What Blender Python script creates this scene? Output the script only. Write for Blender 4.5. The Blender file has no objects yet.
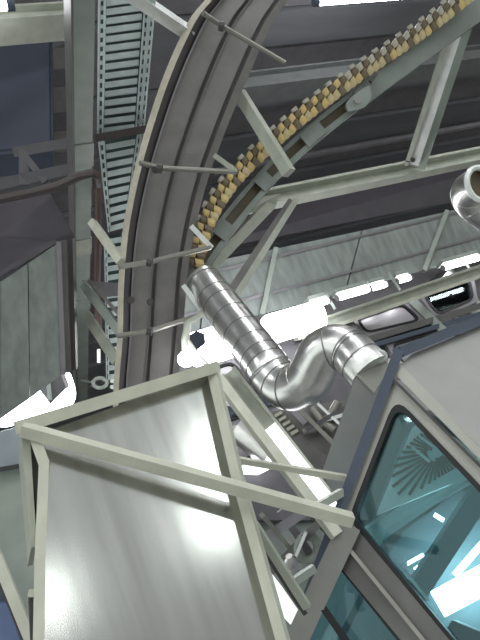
import bpy, math, random
from mathutils import Vector, Matrix
random.seed(7)
D = bpy.data; SC = bpy.context.scene; COL = SC.collection

# ------------------------------------------------------------------ camera
F = 640.0                                   # focal length in pixels of a 480x640 frame
MX = Vector((0.89153779, 0.24974866, 0.37787032))
MY = Vector((-0.20574332, -0.5199256, 0.82906396))
MZ = Vector((-0.40352207, 0.81688614, 0.4121492))
EYE = Vector((0, 0, 1.6))
RIGHT = Vector((MX[0], MY[0], MZ[0])); UP = Vector((MX[1], MY[1], MZ[1])); FWD = Vector((MX[2], MY[2], MZ[2]))
cam = D.objects.new('camera', D.cameras.new('camera')); COL.objects.link(cam)
cam.data.sensor_fit = 'VERTICAL'; cam.data.sensor_height = 36; cam.data.lens = 36
cam.data.clip_start = 0.05; cam.data.clip_end = 200
m = Matrix.Identity(4)
for i in range(3):
    m[i][0] = RIGHT[i]; m[i][1] = UP[i]; m[i][2] = -FWD[i]; m[i][3] = EYE[i]
cam.matrix_world = m
SC.camera = cam

# ------------------------------------------------------------------ exposure, ambient, lamps of the hall
SC.view_settings.view_transform = 'Standard'; SC.view_settings.look = 'None'
SC.view_settings.gamma = 1; SC.view_settings.exposure = 0.6; SC.view_settings.use_curve_mapping = False
W = D.worlds.new('hall_air'); SC.world = W; W.use_nodes = True
W.node_tree.nodes['Background'].inputs[0].default_value = (0.93, 1.0, 0.97, 1)
W.node_tree.nodes['Background'].inputs[1].default_value = 0.85
LAMP = 14.0                                  # emission of the hall tubes
SC.cycles.max_bounces = 8

# ------------------------------------------------------------------ pixel helpers
def ray(x, y): return RIGHT * ((x - 240) / F) + UP * ((320 - y) / F) + FWD
def P(x, y, d): return EYE + ray(x, y) * d
def depth(p): return (p - EYE).dot(FWD)
def along(p, x, y, dr):
    """point on the line p + t*dr nearest the sight line of pixel (x, y)"""
    r = ray(x, y).normalized(); d = dr.normalized(); w = p - EYE
    b = d.dot(r); den = 1 - b * b
    return p + d * ((b * r.dot(w) - d.dot(w)) / den)
AX = Vector((1, 0, 0)); AY = Vector((0, 1, 0)); AZ = Vector((0, 0, 1))
class Plane:
    def __init__(s, a, b, c, flip=True):
        s.o = a; s.n = (b - a).cross(c - a).normalized()
        if s.n.dot(EYE - a) < 0: s.n = -s.n      # the normal looks to the camera side
    def at(s, x, y, off=0.0):
        r = ray(x, y); t = (s.o + s.n * off - EYE).dot(s.n) / r.dot(s.n)
        return EYE + r * t
    def on(s, p, off=0.0): return p - s.n * ((p - s.o).dot(s.n) - off)

# ------------------------------------------------------------------ mesh builder
class MB:
    def __init__(s): s.v = []; s.f = []; s.sm = False
    def add(s, vs, fs):
        k = len(s.v); s.v += [Vector(v) for v in vs]; s.f += [[i + k for i in q] for q in fs]; return s
    def bar(s, p, q, w, h, roll=0, wx=None, hq=1.0):
        """solid bar from p to q; w across, h in depth; wx fixes the width axis, else it faces the camera"""
        d = (q - p).normalized()
        a = wx if wx is not None else d.cross(((p + q) / 2 - EYE).normalized())
        a = (a - d * a.dot(d)).normalized(); b = d.cross(a)
        if roll:
            R = Matrix.Rotation(math.radians(roll), 3, d); a = R @ a; b = R @ b
        a = a * (w / 2); b = b * (h / 2)
        vs = [p - a - b, p + a - b, p + a + b, p - a + b, q - a * hq - b, q + a * hq - b, q + a * hq + b, q - a * hq + b]
        return s.add(vs, [(3, 2, 1, 0), (4, 5, 6, 7), (0, 1, 5, 4), (1, 2, 6, 5), (2, 3, 7, 6), (3, 0, 4, 7)])
    def prism(s, p, q, prof, wx):
        """profile polygon [(across, depth)] swept from p to q"""
        d = (q - p).normalized(); a = (wx - d * wx.dot(d)).normalized(); b = d.cross(a)
        n = len(prof)
        vs = [o + a * u + b * v for o in (p, q) for u, v in prof]
        fs = [list(range(n))[::-1], list(range(n, 2 * n))]
        fs += [(i, (i + 1) % n, n + (i + 1) % n, n + i) for i in range(n)]
        return s.add(vs, fs)
    def slab(s, pts, th):
        """polygon pts pushed back along vector th"""
        n = len(pts); vs = list(pts) + [p + th for p in pts]
        fs = [list(range(n)), list(range(n, 2 * n))[::-1]]
        fs += [(i, (i + 1) % n, n + (i + 1) % n, n + i)[::-1] for i in range(n)]
        return s.add(vs, fs)
    def ring(s, outer, inner, th):
        n = len(outer); vs = list(outer) + list(inner) + [p + th for p in outer] + [p + th for p in inner]
        fs = []
        for i in range(n):
            j = (i + 1) % n
            fs += [(i, j, n + j, n + i), (2*n + j, 2*n + i, 3*n + i, 3*n + j), (j, i, 2*n + i, 2*n + j), (n + i, n + j, 3*n + j, 3*n + i)]
        return s.add(vs, fs)
    def tube(s, path, r, n=12, caps=True, closed=False):
        path = [Vector(p) for p in path]; m_ = len(path)
        rs = r if isinstance(r, (list, tuple)) else [r] * m_
        t0 = (path[1] - path[0]).normalized()
        a = t0.orthogonal().normalized(); k = len(s.v); fs = []
        for i, p in enumerate(path):
            t = ((path[(i + 1) % m_] - path[i - 1]) if closed else (path[min(i + 1, m_ - 1)] - path[max(i - 1, 0)])).normalized()
            a = (a - t * a.dot(t)).normalized(); b = t.cross(a)
            for j in range(n):
                an = 2 * math.pi * j / n
                s.v.append(p + (a * math.cos(an) + b * math.sin(an)) * rs[i])
        for i in range(m_ if closed else m_ - 1):
            i2 = (i + 1) % m_
            for j in range(n):
                fs.append((k + i*n + j, k + i*n + (j+1) % n, k + i2*n + (j+1) % n, k + i2*n + j))
        if caps and not closed:
            fs.append([k + j for j in range(n)][::-1]); fs.append([k + (m_-1)*n + j for j in range(n)])
        s.f += fs; s.sm = True; return s
    def build(s, name, mat, parent=None, bevel=0.0, smooth=None):
        c = Vector((0, 0, 0))
        for v in s.v: c += v
        c /= len(s.v)
        inv = c
        me = D.meshes.new(name); me.from_pydata([tuple(v - c) for v in s.v], [], s.f); me.update()
        import bmesh
        bm = bmesh.new(); bm.from_mesh(me); bmesh.ops.recalc_face_normals(bm, faces=bm.faces); bm.to_mesh(me); bm.free()
        o = D.objects.new(name, me); COL.objects.link(o); me.materials.append(mat)
        o.location = c
        if parent is not None:
            o.parent = parent; o.location = c - WORLD_LOC[parent]
        WORLD_LOC[o] = c
        if smooth if smooth is not None else s.sm:
            for p in me.polygons: p.use_smooth = True
            me.set_sharp_from_angle(angle=math.radians(40))
        if bevel:
            b = o.modifiers.new('bevel', 'BEVEL'); b.width = bevel; b.segments = 2; b.limit_method = 'ANGLE'
        return o
WORLD_LOC = {}
def tag(o, label=None, cat=None, group=None, kind=None):
    if label: o['label'] = label
    if cat: o['category'] = cat
    if group: o['group'] = group
    if kind: o['kind'] = kind
    return o
def thing(name, loc, label, cat, group=None):
    o = D.objects.new(name, None); COL.objects.link(o); o.location = loc; WORLD_LOC[o] = Vector(loc)
    o.empty_display_size = 0.1
    return tag(o, label, cat, group)
def catmull(pts, n=6):
    out = []; L = len(pts)
    for i in range(L - 1):
        p0, p1, p2, p3 = pts[max(i-1, 0)], pts[i], pts[i+1], pts[min(i+2, L-1)]
        for k in range(n):
            t = k / n
            out.append(tuple(0.5 * (2*b + (c - a)*t + (2*a - 5*b + 4*c - d)*t*t + (-a + 3*b - 3*c + d)*t**3) for a, b, c, d in zip(p0, p1, p2, p3)))
    out.append(tuple(pts[-1])); return out
def resample(pts, step):
    """equal steps along a polyline of tuples (distance in the first two)"""
    L = [0]
    for a, b in zip(pts, pts[1:]): L.append(L[-1] + math.dist(a[:2], b[:2]))
    n = max(2, int(L[-1] / step)); out = []
    for k in range(n + 1):
        s = L[-1] * k / n; i = 0
        while i < len(L) - 2 and L[i+1] < s: i += 1
        t = (s - L[i]) / max(1e-6, L[i+1] - L[i])
        out.append(tuple(a + (b - a) * t for a, b in zip(pts[i], pts[i+1])))
    return out
def rpoly(c, r, n=5):
    """round the corners of polygon c (3D points) by lengths r"""
    out = []; L = len(c)
    for i in range(L):
        p = c[i]; a = c[i-1]; b = c[(i+1) % L]
        rr = r if not isinstance(r, (list, tuple)) else r[i]
        u = p + (a - p).normalized() * rr; w = p + (b - p).normalized() * rr
        for k in range(n):
            t = k / (n - 1); out.append(u * (1-t)**2 + p * 2*t*(1-t) + w * t*t)
    return out
def inset(c, d):
    """move polygon corners inward by about d"""
    ce = sum(c, Vector()) / len(c); out = []
    for i in range(len(c)):
        p = c[i]; u = (c[i-1] - p).normalized(); w = (c[(i+1) % len(c)] - p).normalized()
        s = max(0.3, u.cross(w).length)
        out.append(p + (u + w) * (d / s))
    return out

# ------------------------------------------------------------------ materials
def mat(name, col, rough=0.5, metal=0.0, var=0.12, scale=6.0, bump=0.02, stretch=(1, 1, 1), streak=0.0, spec=0.5):
    M = D.materials.new(name); M.use_nodes = True; N = M.node_tree.nodes; Lk = M.node_tree.links
    b = N['Principled BSDF']; b.inputs['Roughness'].default_value = rough; b.inputs['Metallic'].default_value = metal
    b.inputs['Specular IOR Level'].default_value = spec
    tc = N.new('ShaderNodeTexCoord'); mp = N.new('ShaderNodeMapping'); mp.inputs['Scale'].default_value = stretch
    no = N.new('ShaderNodeTexNoise'); no.inputs['Scale'].default_value = scale; no.inputs['Detail'].default_value = 6
    Lk.new(tc.outputs['Object'], mp.inputs[0]); Lk.new(mp.outputs[0], no.inputs['Vector'])
    rp = N.new('ShaderNodeValToRGB'); c = col
    rp.color_ramp.elements[0].position = 0.3; rp.color_ramp.elements[1].position = 0.7
    rp.color_ramp.elements[0].color = tuple(max(0, k * (1 - var)) for k in c) + (1,)
    rp.color_ramp.elements[1].color = tuple(min(1, k * (1 + var)) for k in c) + (1,)
    Lk.new(no.outputs['Fac'], rp.inputs[0]); Lk.new(rp.outputs[0], b.inputs['Base Color'])
    if streak:
        mr = N.new('ShaderNodeMapRange'); mr.inputs['To Min'].default_value = rough - streak; mr.inputs['To Max'].default_value = rough + streak
        Lk.new(no.outputs['Fac'], mr.inputs['Value']); Lk.new(mr.outputs[0], b.inputs['Roughness'])
    if bump:
        bp = N.new('ShaderNodeBump'); bp.inputs['Strength'].default_value = bump; bp.inputs['Distance'].default_value = 0.02
        Lk.new(no.outputs['Fac'], bp.inputs['Height']); Lk.new(bp.outputs[0], b.inputs['Normal'])
    return M
def emit(name, col, s):
    M = D.materials.new(name); M.use_nodes = True; N = M.node_tree.nodes; N.clear()
    e = N.new('ShaderNodeEmission'); e.inputs[0].default_value = col + (1,); e.inputs[1].default_value = s
    o = N.new('ShaderNodeOutputMaterial'); M.node_tree.links.new(e.outputs[0], o.inputs[0]); return M
def glass(name, tint, gl=0.08):
    M = D.materials.new(name); M.use_nodes = True; N = M.node_tree.nodes; N.clear(); L = M.node_tree.links
    t = N.new('ShaderNodeBsdfTransparent'); t.inputs[0].default_value = tint + (1,)
    g = N.new('ShaderNodeBsdfGlossy'); g.inputs['Roughness'].default_value = 0.03; g.inputs[0].default_value = (0.8, 1, 1, 1)
    fr = N.new('ShaderNodeFresnel'); fr.inputs[0].default_value = 1.5
    mx = N.new('ShaderNodeMixShader'); L.new(fr.outputs[0], mx.inputs[0]); L.new(t.outputs[0], mx.inputs[1]); L.new(g.outputs[0], mx.inputs[2])
    o = N.new('ShaderNodeOutputMaterial'); L.new(mx.outputs[0], o.inputs[0]); return M
CREAM = mat('cream_green_paint', (0.44, 0.46, 0.39), 0.45, 0, 0.1, 9)
CREAM2 = mat('pale_cream_paint', (0.62, 0.62, 0.52), 0.4, 0, 0.1, 9)
GREYGREEN = mat('grey_green_paint', (0.34, 0.38, 0.34), 0.45, 0, 0.1, 7)
TROUGH = mat('dull_galvanised_steel', (0.19, 0.178, 0.172), 0.5, 0.1, 0.18, 5)
TROUGHD = mat('dark_joint_steel', (0.075, 0.07, 0.07), 0.6, 0.1)
FLANGE = mat('pale_folded_edge', (0.52, 0.48, 0.39), 0.5, 0, 0.12, 14)
ROD = mat('bare_rod_steel', (0.3, 0.29, 0.26), 0.4, 0.4)
BRIGHT = mat('bright_plated_steel', (0.85, 0.87, 0.85), 0.35, 0.2)
STAIN = mat('brushed_stainless', (0.6, 0.6, 0.58), 0.17, 1.0, 0.1, 3, 0.0, (7, 7, 0.35), 0.03)
DUCT = mat('spiral_duct_zinc', (0.8, 0.79, 0.77), 0.3, 1.0, 0.12, 12, 0.02, (1, 1, 1), 0.06)
DUCTSEAM = mat('duct_seam_zinc', (0.25, 0.25, 0.24), 0.45, 0.8)
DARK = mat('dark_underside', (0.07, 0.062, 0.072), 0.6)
BLACK = mat('black_rubber', (0.012, 0.011, 0.013), 0.55)
CEIL = mat('grey_roof_deck', (0.24, 0.24, 0.26), 0.55, 0.1, 0.15, 1.2, 0.02, (0.4, 3, 1))
MAUVE = mat('mauve_grey_sheet', (0.26, 0.245, 0.265), 0.45, 0.1)
HOUS = mat('streaked_grey_green_sheet', (0.26, 0.285, 0.27), 0.5, 0.1, 0.22, 3, 0.01, (4, 4, 0.6))
NAVY = mat('navy_grey_trim', (0.09, 0.11, 0.155), 0.45)
CABIN = mat('warm_grey_cabin_paint', (0.5, 0.49, 0.44), 0.45, 0, 0.05, 5)
CABIN2 = mat('grey_cabin_roof_paint', (0.36, 0.355, 0.345), 0.5, 0, 0.06, 5)
TAUPE = mat('taupe_mullion_paint', (0.17, 0.165, 0.16), 0.4, 0.1)
POSTG = mat('warm_grey_post', (0.3, 0.3, 0.28), 0.45)
DIM = mat('dim_grey_steel', (0.11, 0.105, 0.115), 0.6)
SIDEW = mat('trough_side_grey', (0.12, 0.11, 0.11), 0.55)
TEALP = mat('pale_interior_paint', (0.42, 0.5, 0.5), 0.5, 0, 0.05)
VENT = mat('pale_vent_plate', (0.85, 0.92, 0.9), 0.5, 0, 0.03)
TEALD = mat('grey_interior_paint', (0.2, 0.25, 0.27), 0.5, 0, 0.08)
TRAY = mat('pale_blue_galvanised', (0.74, 0.83, 0.82), 0.45, 0.0, 0.1, 12)
TRAYD = mat('tray_lid_grey', (0.08, 0.11, 0.11), 0.6, 0.1)
BLUE = mat('blue_grey_cabinet', (0.06, 0.07, 0.105), 0.6, 0, 0.12, 2)
BLUE2 = mat('blue_panel', (0.12, 0.17, 0.32), 0.5)
BROWN = mat('brown_pipe_paint', (0.085, 0.068, 0.068), 0.6)
RED = mat('red_brown_cable', (0.11, 0.062, 0.055), 0.6)
YEL = mat('yellow_gripper', (0.62, 0.46, 0.2), 0.45, 0, 0.2, 20)
YELP = mat('pale_yellow_gripper', (0.55, 0.45, 0.25), 0.5, 0, 0.2, 20)
BLK = mat('black_gripper', (0.16, 0.125, 0.08), 0.5)
GRIPW = mat('cream_gripper_jaw', (0.45, 0.42, 0.35), 0.5)
TUBE = emit('lit_fluorescent', (0.95, 0.96, 1.0), LAMP)
TUBEC = emit('lit_cabin_tube', (0.75, 0.95, 1.0), 9.0)
GLASS = glass('teal_glass', (0.6, 0.77, 0.8))
PANE = mat('mauve_grey_pane', (0.42, 0.4, 0.42), 0.25, 0, 0.1, 3)
GLASSG = glass('grey_glass', (0.7, 0.7, 0.72))
FLOOR = mat('grey_concrete', (0.36, 0.36, 0.34), 0.6, 0, 0.15, 0.8)

# ------------------------------------------------------------------ setting
mb = MB(); mb.slab([Vector(p) for p in ((-14, -12, 0), (28, -12, 0), (28, 22, 0), (-14, 22, 0))], Vector((0, 0, -0.2)))
tag(mb.build('floor', FLOOR), kind='structure')
ZC = 8.0
mb = MB(); mb.slab([Vector(p) for p in ((-14, -2, ZC + .12), (28, -2, ZC + .12), (28, 22, ZC + .12), (-14, 22, ZC + .12))], Vector((0, 0, 0.2)))
ceil = tag(mb.build('ceiling', CEIL), kind='structure')
y = 2.0; k = 0
while y < 21:                                # deck sheets, every other one dropped a little
    mb = MB(); z = ZC + (0.0 if k % 2 else 0.07)
    mb.slab([Vector(p) for p in ((-8, y, z), (27, y, z), (27, y + .50, z), (-8, y + .50, z))], Vector((0, 0, 0.11)))
    mb.build('deck_sheet', CEIL if k % 2 else MAUVE, ceil); y += .53; k += 1
mb = MB(); mb.slab([Vector(p) for p in ((-14, 21, 0), (28, 21, 0), (28, 21, ZC + .3), (-14, 21, ZC + .3))], Vector((0, 0.3, 0)))
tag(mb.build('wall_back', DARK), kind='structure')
mb = MB(); mb.slab([Vector(p) for p in ((27, -2, 0), (27, 22, 0), (27, 22, ZC + .3), (27, -2, ZC + .3))], Vector((0.3, 0, 0)))
tag(mb.build('wall_right', MAUVE), kind='structure')
# rear wall some way behind the camera; lit windows added for hood highlights
YR = -10.0
REAR = mat('rear_wall_grey', (0.62, 0.62, 0.62), 0.8)
LITW = emit('window_daylight', (0.93, 1.0, 0.97), 15.0)
holes = [(2.25, 2.6, 2.4, 3.5), (6.2, 7.0, 2.9, 3.7)]
def rearbox(x0, x1, z0, z1): MB_.slab([Vector((x0, YR, z0)), Vector((x1, YR, z0)), Vector((x1, YR, z1)), Vector((x0, YR, z1))], Vector((0, -.25, 0)))
MB_ = MB(); ZT = 7.9
rearbox(-14, 2.25, 0, ZT); rearbox(2.6, 6.2, 0, ZT); rearbox(8.2, 28, 0, ZT); rearbox(7.0, 8.2, 0, 4.3); rearbox(7.0, 8.2, 5.3, ZT); rearbox(6.2, 7.0, 4.3, ZT)
rearbox(2.25, 2.6, 0, 2.4); rearbox(2.25, 2.6, 3.5, ZT); rearbox(6.2, 7.0, 0, 2.9); rearbox(6.2, 7.0, 3.7, 4.3)
holes.append((7.0, 8.2, 4.3, 5.3))
tag(MB_.build('wall_front', REAR), kind='structure')
for k, (x0, x1, z0, z1) in enumerate(holes):
    fr = MB(); O = [Vector((x0, YR + .02, z0)), Vector((x1, YR + .02, z0)), Vector((x1, YR + .02, z1)), Vector((x0, YR + .02, z1))]
    fr.ring(O, inset(O, .07), Vector((0, -.2, 0)))
    w_ = tag(fr.build('window_%d' % (k + 1), CREAM), kind='structure')
    MB().slab([p - AY * .1 for p in inset(O, .07)], Vector((0, -.02, 0))).build('pane', LITW, w_)

# ------------------------------------------------------------------ roof beams running to the right
def hbeam(name, x0, y0, d, x1, y1, w, h, material, label, cat='beam', lip=True):
    p = P(x0, y0, d); q = along(p, x1, y1, AX)
    t = thing(name, (p + q) / 2, label, cat)
    MB().bar(p, q, w, h, wx=AY).build('web', material, t)
    if lip:
        MB().bar(p + AZ*(-h/2) , q + AZ*(-h/2), w * 1.9, 0.03, wx=AY).build('bottom_flange', material, t)
        MB().bar(p + AZ*(h/2) , q + AZ*(h/2), w * 1.9, 0.03, wx=AY).build('top_flange', material, t)
    return t
hbeam('roof_beam', 236, 90, 8.2, 495, 36, 0.16, 0.26, mat('grey_beam_paint', (0.24, 0.25, 0.25), 0.5), 'grey roof beam running behind the yellow chain under the pale ceiling')
hbeam('roof_beam', -260, 45, 4.9, 76, 23, 0.14, 0.16, CREAM, 'pale green beam at the upper left above the blue cabinet')
for i, (yy, mt, lb) in enumerate(((140, RED, 'thin red-brown pipe crossing the dark bay behind the sloping rail'), )):
    p = P(225, 160, 10.5); q = along(p, 440, 120, AX)
    tag(MB().tube([p, q], 0.035, 8).build('pipe', mt), lb, 'pipe')
p = P(215, 172, 9.5); q = along(p, 520, 112, AX)
tag(MB().tube([p, q], 0.06, 8).build('pipe', MAUVE), 'thick mauve-grey pipe in the dark bay below the red-brown pipe', 'pipe')

# main truss : long cream beam, post and struts
t = thing('truss', P(330, 185, 6.0), 'cream truss with long lower chord, upright and two slanting struts behind the chain', 'truss')
p = P(244, 204, 5.6); q = along(p, 680, 115, AX)
MB().prism(p, q, [(-.085, -.05), (.085, -.05), (.085, .05), (.055, .05), (.055, -.02), (-.055, -.02), (-.055, .05), (-.085, .05)], AZ).build('lower_chord', CREAM, t)
d0 = depth(along(p, 410, 165, AX))
a = P(415, 166, d0 - .1); b = P(461, 24, 5.4)
MB().bar(a, b, .20, .05).build('upright', GREYGREEN, t)
MB().bar(P(406.5, 164, d0 - .17), P(447, 40, 5.3), .035, .08).build('upright_flange', CREAM, t)
MB().bar(P(413, 164, d0 - .17), P(454, 36, 5.3), .11, .03).build('upright_web', BRIGHT, t)
for (x, y_) in ((408, 160), (413, 160)):
    MB().tube([P(x, y_, d0 - .18), P(x, y_, d0 - .24)], .022, 8).build('bolt', TROUGHD, t)
MB().bar(P(271, 205, 5.5), P(208, 270, 4.9), .085, .05).build('strut', CREAM, t)
MB().slab([P(258, 208, 5.56), P(264, 211, 5.55), P(215, 264, 5.0), P(208, 254, 5.0)], FWD * .04).build('dark_plate', TROUGH, t)
MB().bar(P(296, 200, 5.5), P(236, 296, 5.0), .05, .04).build('strut', CREAM, t)
MB().bar(P(291, 201, 5.55), P(229, 293, 5.05), .06, .04).build('strut_web', TROUGH, t)
MB().slab([P(246, 200, 5.4), P(280, 194, 5.5), P(276, 206, 5.5), P(252, 212, 5.4), P(240, 214, 5.35)], FWD * .02).build('gusset_plate', CREAM, t)

# ------------------------------------------------------------------ overhead housing with the lamp row below
HL = P(400, 247, 8.0)                         # lower edge of the housing face
hp = Plane(HL, HL + AX, HL + AZ + AY * -.25)
t = thing('overhead_housing', HL, 'large grey-green sheet metal housing hung above the row of lamps', 'housing')
edge_lo = [(150, 322), (275, 304), (380, 275), (520, 236)]
cols = [(150, 262), (207, 262), (276, 248), (362, 230), (447, 211), (540, 190), (700, 152)]
lows = [(150, 352), (200, 332), (262, 315), (345, 293), (424, 271), (540, 240), (700, 197)]
for i in range(len(cols) - 1):
    A, B, Cc, Dd = cols[i], cols[i+1], lows[i+1], lows[i]
    q = [hp.at(*A), hp.at(*B), hp.at(*Cc), hp.at(*Dd)]
    MB().slab(inset(q, .008), -hp.n * .1).build('panel', HOUS, t)
for i in (2, 4):
    MB().bar(hp.at(*cols[i], .02), hp.at(*lows[i], .02), .055, .05).build('seam_cover', GREYGREEN, t)
for fr in (.28, .7):
    a = hp.at(150, 262 + fr * 90, .01); b = along(a, 540, 190 + fr * 50, AX)
    MB().bar(a, b, .03, .02).build('seam', MAUVE, t)
a = [hp.at(150, 262), hp.at(207, 262), hp.at(276, 248), hp.at(540, 190)]
back = (FWD * .45 + AY * 0.9 + AZ * .5)
und = [hp.at(150, 262, -.02), hp.at(700, 152, -.02), P(700, 110, 10.6), P(150, 225, 8.6)]
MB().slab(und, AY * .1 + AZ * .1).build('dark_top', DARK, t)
# lamp row
LP = P(404, 279, 7.4)
def rowpt(x): return along(LP, x, 393 - .28 * x, AX)
spans = [(311, 328), (338, 369), (371, 386), (398, 410), (444, 480)]
for i, (x0, x1) in enumerate(spans):
    p = rowpt(x0); q = rowpt(x1); u = (q - p).normalized()
    where = ['first short lamp right of the wide bright lamp, above the silver elbow', 'second lamp of the row, above the silver elbow', 'third lamp of the row, left of the small lone lamp',
             'small lone lamp mid row below the housing', 'long lamp near the right end of the row', ''][i]
    t = thing('strip_lamp', (p + q) / 2, 'lit ' + where, 'lamp', 'strip lamps below the housing')
    MB().tube([p + u * .02, q - u * .02], .034, 10).build('tube', TUBE, t)
    MB().bar(p + AZ * .075 + AY * .03, q + AZ * .075 + AY * .03, .12, .05, wx=AY).build('reflector', GREYGREEN, t)
    for e, s_ in ((p, -1), (q, 1)): MB().tube([e, e + u * s_ * .02], .036, 10).build('end_cap', MAUVE, t)
# wide bright lamps
def widelamp(x0, x1, d, yo, hgt, label, n=3):
    p0 = P(x0, 393 - .28 * x0 + yo, d); q0 = along(p0, x1, 393 - .28 * x1 + yo, AX); u = (q0 - p0).normalized()
    t = thing('bay_lamp', (p0 + q0) / 2, label, 'lamp')
    dn = (AX.cross(ray((x0 + x1) / 2, 393 - .28 * x0))).normalized()
    if dn.z > 0: dn = -dn
    MB().slab(rpoly([p0 - dn * hgt * .5, q0 - dn * hgt * .5, q0 + dn * hgt * .5, p0 + dn * hgt * .5], hgt * .42, 7), ray(x0, 350) * .05).build('diffuser', TUBE, t)
    bk = ray(x0, 350) * .052
    MB().slab([p0.lerp(q0, .1) - dn * hgt * .3 + bk, q0.lerp(p0, .1) - dn * hgt * .3 + bk, q0.lerp(p0, .1) + dn * hgt * .3 + bk, p0.lerp(q0, .1) + dn * hgt * .3 + bk], ray(x0, 350) * .12).build('casing', GREYGREEN, t)
    return t
widelamp(262, 326, 6.4, 12, .30, 'wide blown-out bright lamp behind the silver duct bend')
widelamp(186, 246, 6.0, 12, .34, 'wide blown-out bright lamp left of the silver duct above the steel hood')
widelamp(-14, 74, 4.6, 12, .34, 'wide bright lamp at left below the grey hopper box')
# beam below the lamps
bp0, bp1 = P(296, 333, 6.9), P(680, 203, 8.5)
hb = thing('runway_beam', (bp0 + bp1) / 2, 'cream runway beam below the lamp row above the rounded windows', 'beam')
MB().bar(bp0, bp1, .10, .08).build('web', CREAM, hb)
MB().bar(bp0 - UP * .065 - FWD * .02, bp1 - UP * .065 - FWD * .02, .04, .14).build('bottom_flange', CREAM2, hb)
MB().bar(bp0 + UP * .06 - FWD * .02, bp1 + UP * .06 - FWD * .02, .03, .14).build('top_flange', CREAM, hb)
p = P(250, 347, 7.1)
for x in (330, 395, 465):
    q = rowpt(x) + Vector((0, .0, -.12)); MB().bar(q, q + AZ * .25, .03, .03).build('lamp_hanger', GREYGREEN, hb)

# ------------------------------------------------------------------ glazed partition with rounded windows
G0 = P(400, 320, 7.3)
gp = Plane(G0, G0 + AX, G0 + AZ * 1 + AY * .2)
t = thing('glazed_partition', G0, 'dark framed partition with rounded grey panes below the lamp beam', 'partition')
wins = [[(357, 318), (402, 303), (420, 320), (366, 333)], [(424, 296), (470, 281), (473, 299), (438, 315)],
        [(322, 334), (343, 327), (354, 341), (330, 352)], [(392, 345), (440, 330), (470, 338), (404, 366)],
        [(200, 374), (232, 362), (264, 398), (226, 410)], [(256, 405), (300, 390), (330, 420), (282, 440)], [(214, 425), (246, 414), (272, 448), (240, 462)]]
MB().slab([gp.at(x, yy, -.06) for x, yy in ((190, 372), (424, 300), (440, 330), (540, 310), (540, 420), (340, 520), (190, 520))], -gp.n * .05).build('backing_sheet', DIM, t)
for i, wq in enumerate(wins):
    c = [gp.at(*w) for w in wq]
    MB().ring(rpoly(inset(c, -.06), .03), rpoly(c, .09), -gp.n * .06).build('window_frame', MAUVE, t)
    g1 = [p + gp.n * .01 for p in rpoly(inset(c, -.012), .1)]; g2 = [p + gp.n * .01 for p in rpoly(inset(c, .015), .08)]
    MB().ring(g1, g2, -gp.n * .03).build('gasket', BLACK, t)
    MB().slab([p - gp.n * .02 for p in rpoly(inset(c, .0), .09)], -gp.n * .015).build('pane', GLASSG if i == 1 else PANE, t)
for (A, B, w, mt) in (((346, 346), (500, 300), .07, TAUPE), ((350, 352), (500, 308), .05, NAVY), ((411, 299), (444, 331), .09, GREYGREEN), ((344, 318), (362, 338), .07, TAUPE), ((225, 412), (320, 388), .09, NAVY)):
    MB().bar(gp.at(*A, .03), gp.at(*B, .03), w, .05).build('mullion', mt, t)
bk = Plane(G0 + FWD * 1.2, G0 + FWD * 1.2 + AX, G0 + FWD * 1.2 + AZ)
# wall behind the partition
tag(MB().slab([bk.at(170, 340), bk.at(540, 230), bk.at(540, 700), bk.at(170, 700)], FWD * .15).build('wall_inner', mat('dim_mauve_wall', (0.4, 0.38, 0.4), 0.6)), kind='structure')
p = P(425, 288, 8.0)
tag(MB().tube([P(437, 278, 8.2), P(490, 334, 8.2)], .22, 20).build('duct', DUCT), 'silver duct seen through the upper right rounded window', 'duct')
tag(MB().tube([gp.at(243, 426, .2), gp.at(275, 452, .2)], .17, 16).build('duct', DUCT), 'short dull silver duct seen low behind the steel hood between the cream braces', 'duct')

# ------------------------------------------------------------------ left side: beam, tray, hopper box, cabinet
p = P(81, -20, 3.9); q = along(p, 90, 410, AY)
t = thing('long_beam', (p + q) / 2, 'long grey-green box beam running away beside the perforated cable tray', 'beam')
MB().bar(p, q, .14, .13, wx=AX).build('box_section', GREYGREEN, t)
MB().bar(p + AX * -.08, q + AX * -.08, .015, .16, wx=AX).build('side_flange', TAUPE, t)
for yy in (150, 242, 300):
    c = along(p, 87, yy, AY)
    MB().bar(c - AY * .12, c + AY * .12, .16, .15, wx=AX).build('splice_plate', CREAM if yy == 242 else GREYGREEN, t)
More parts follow.
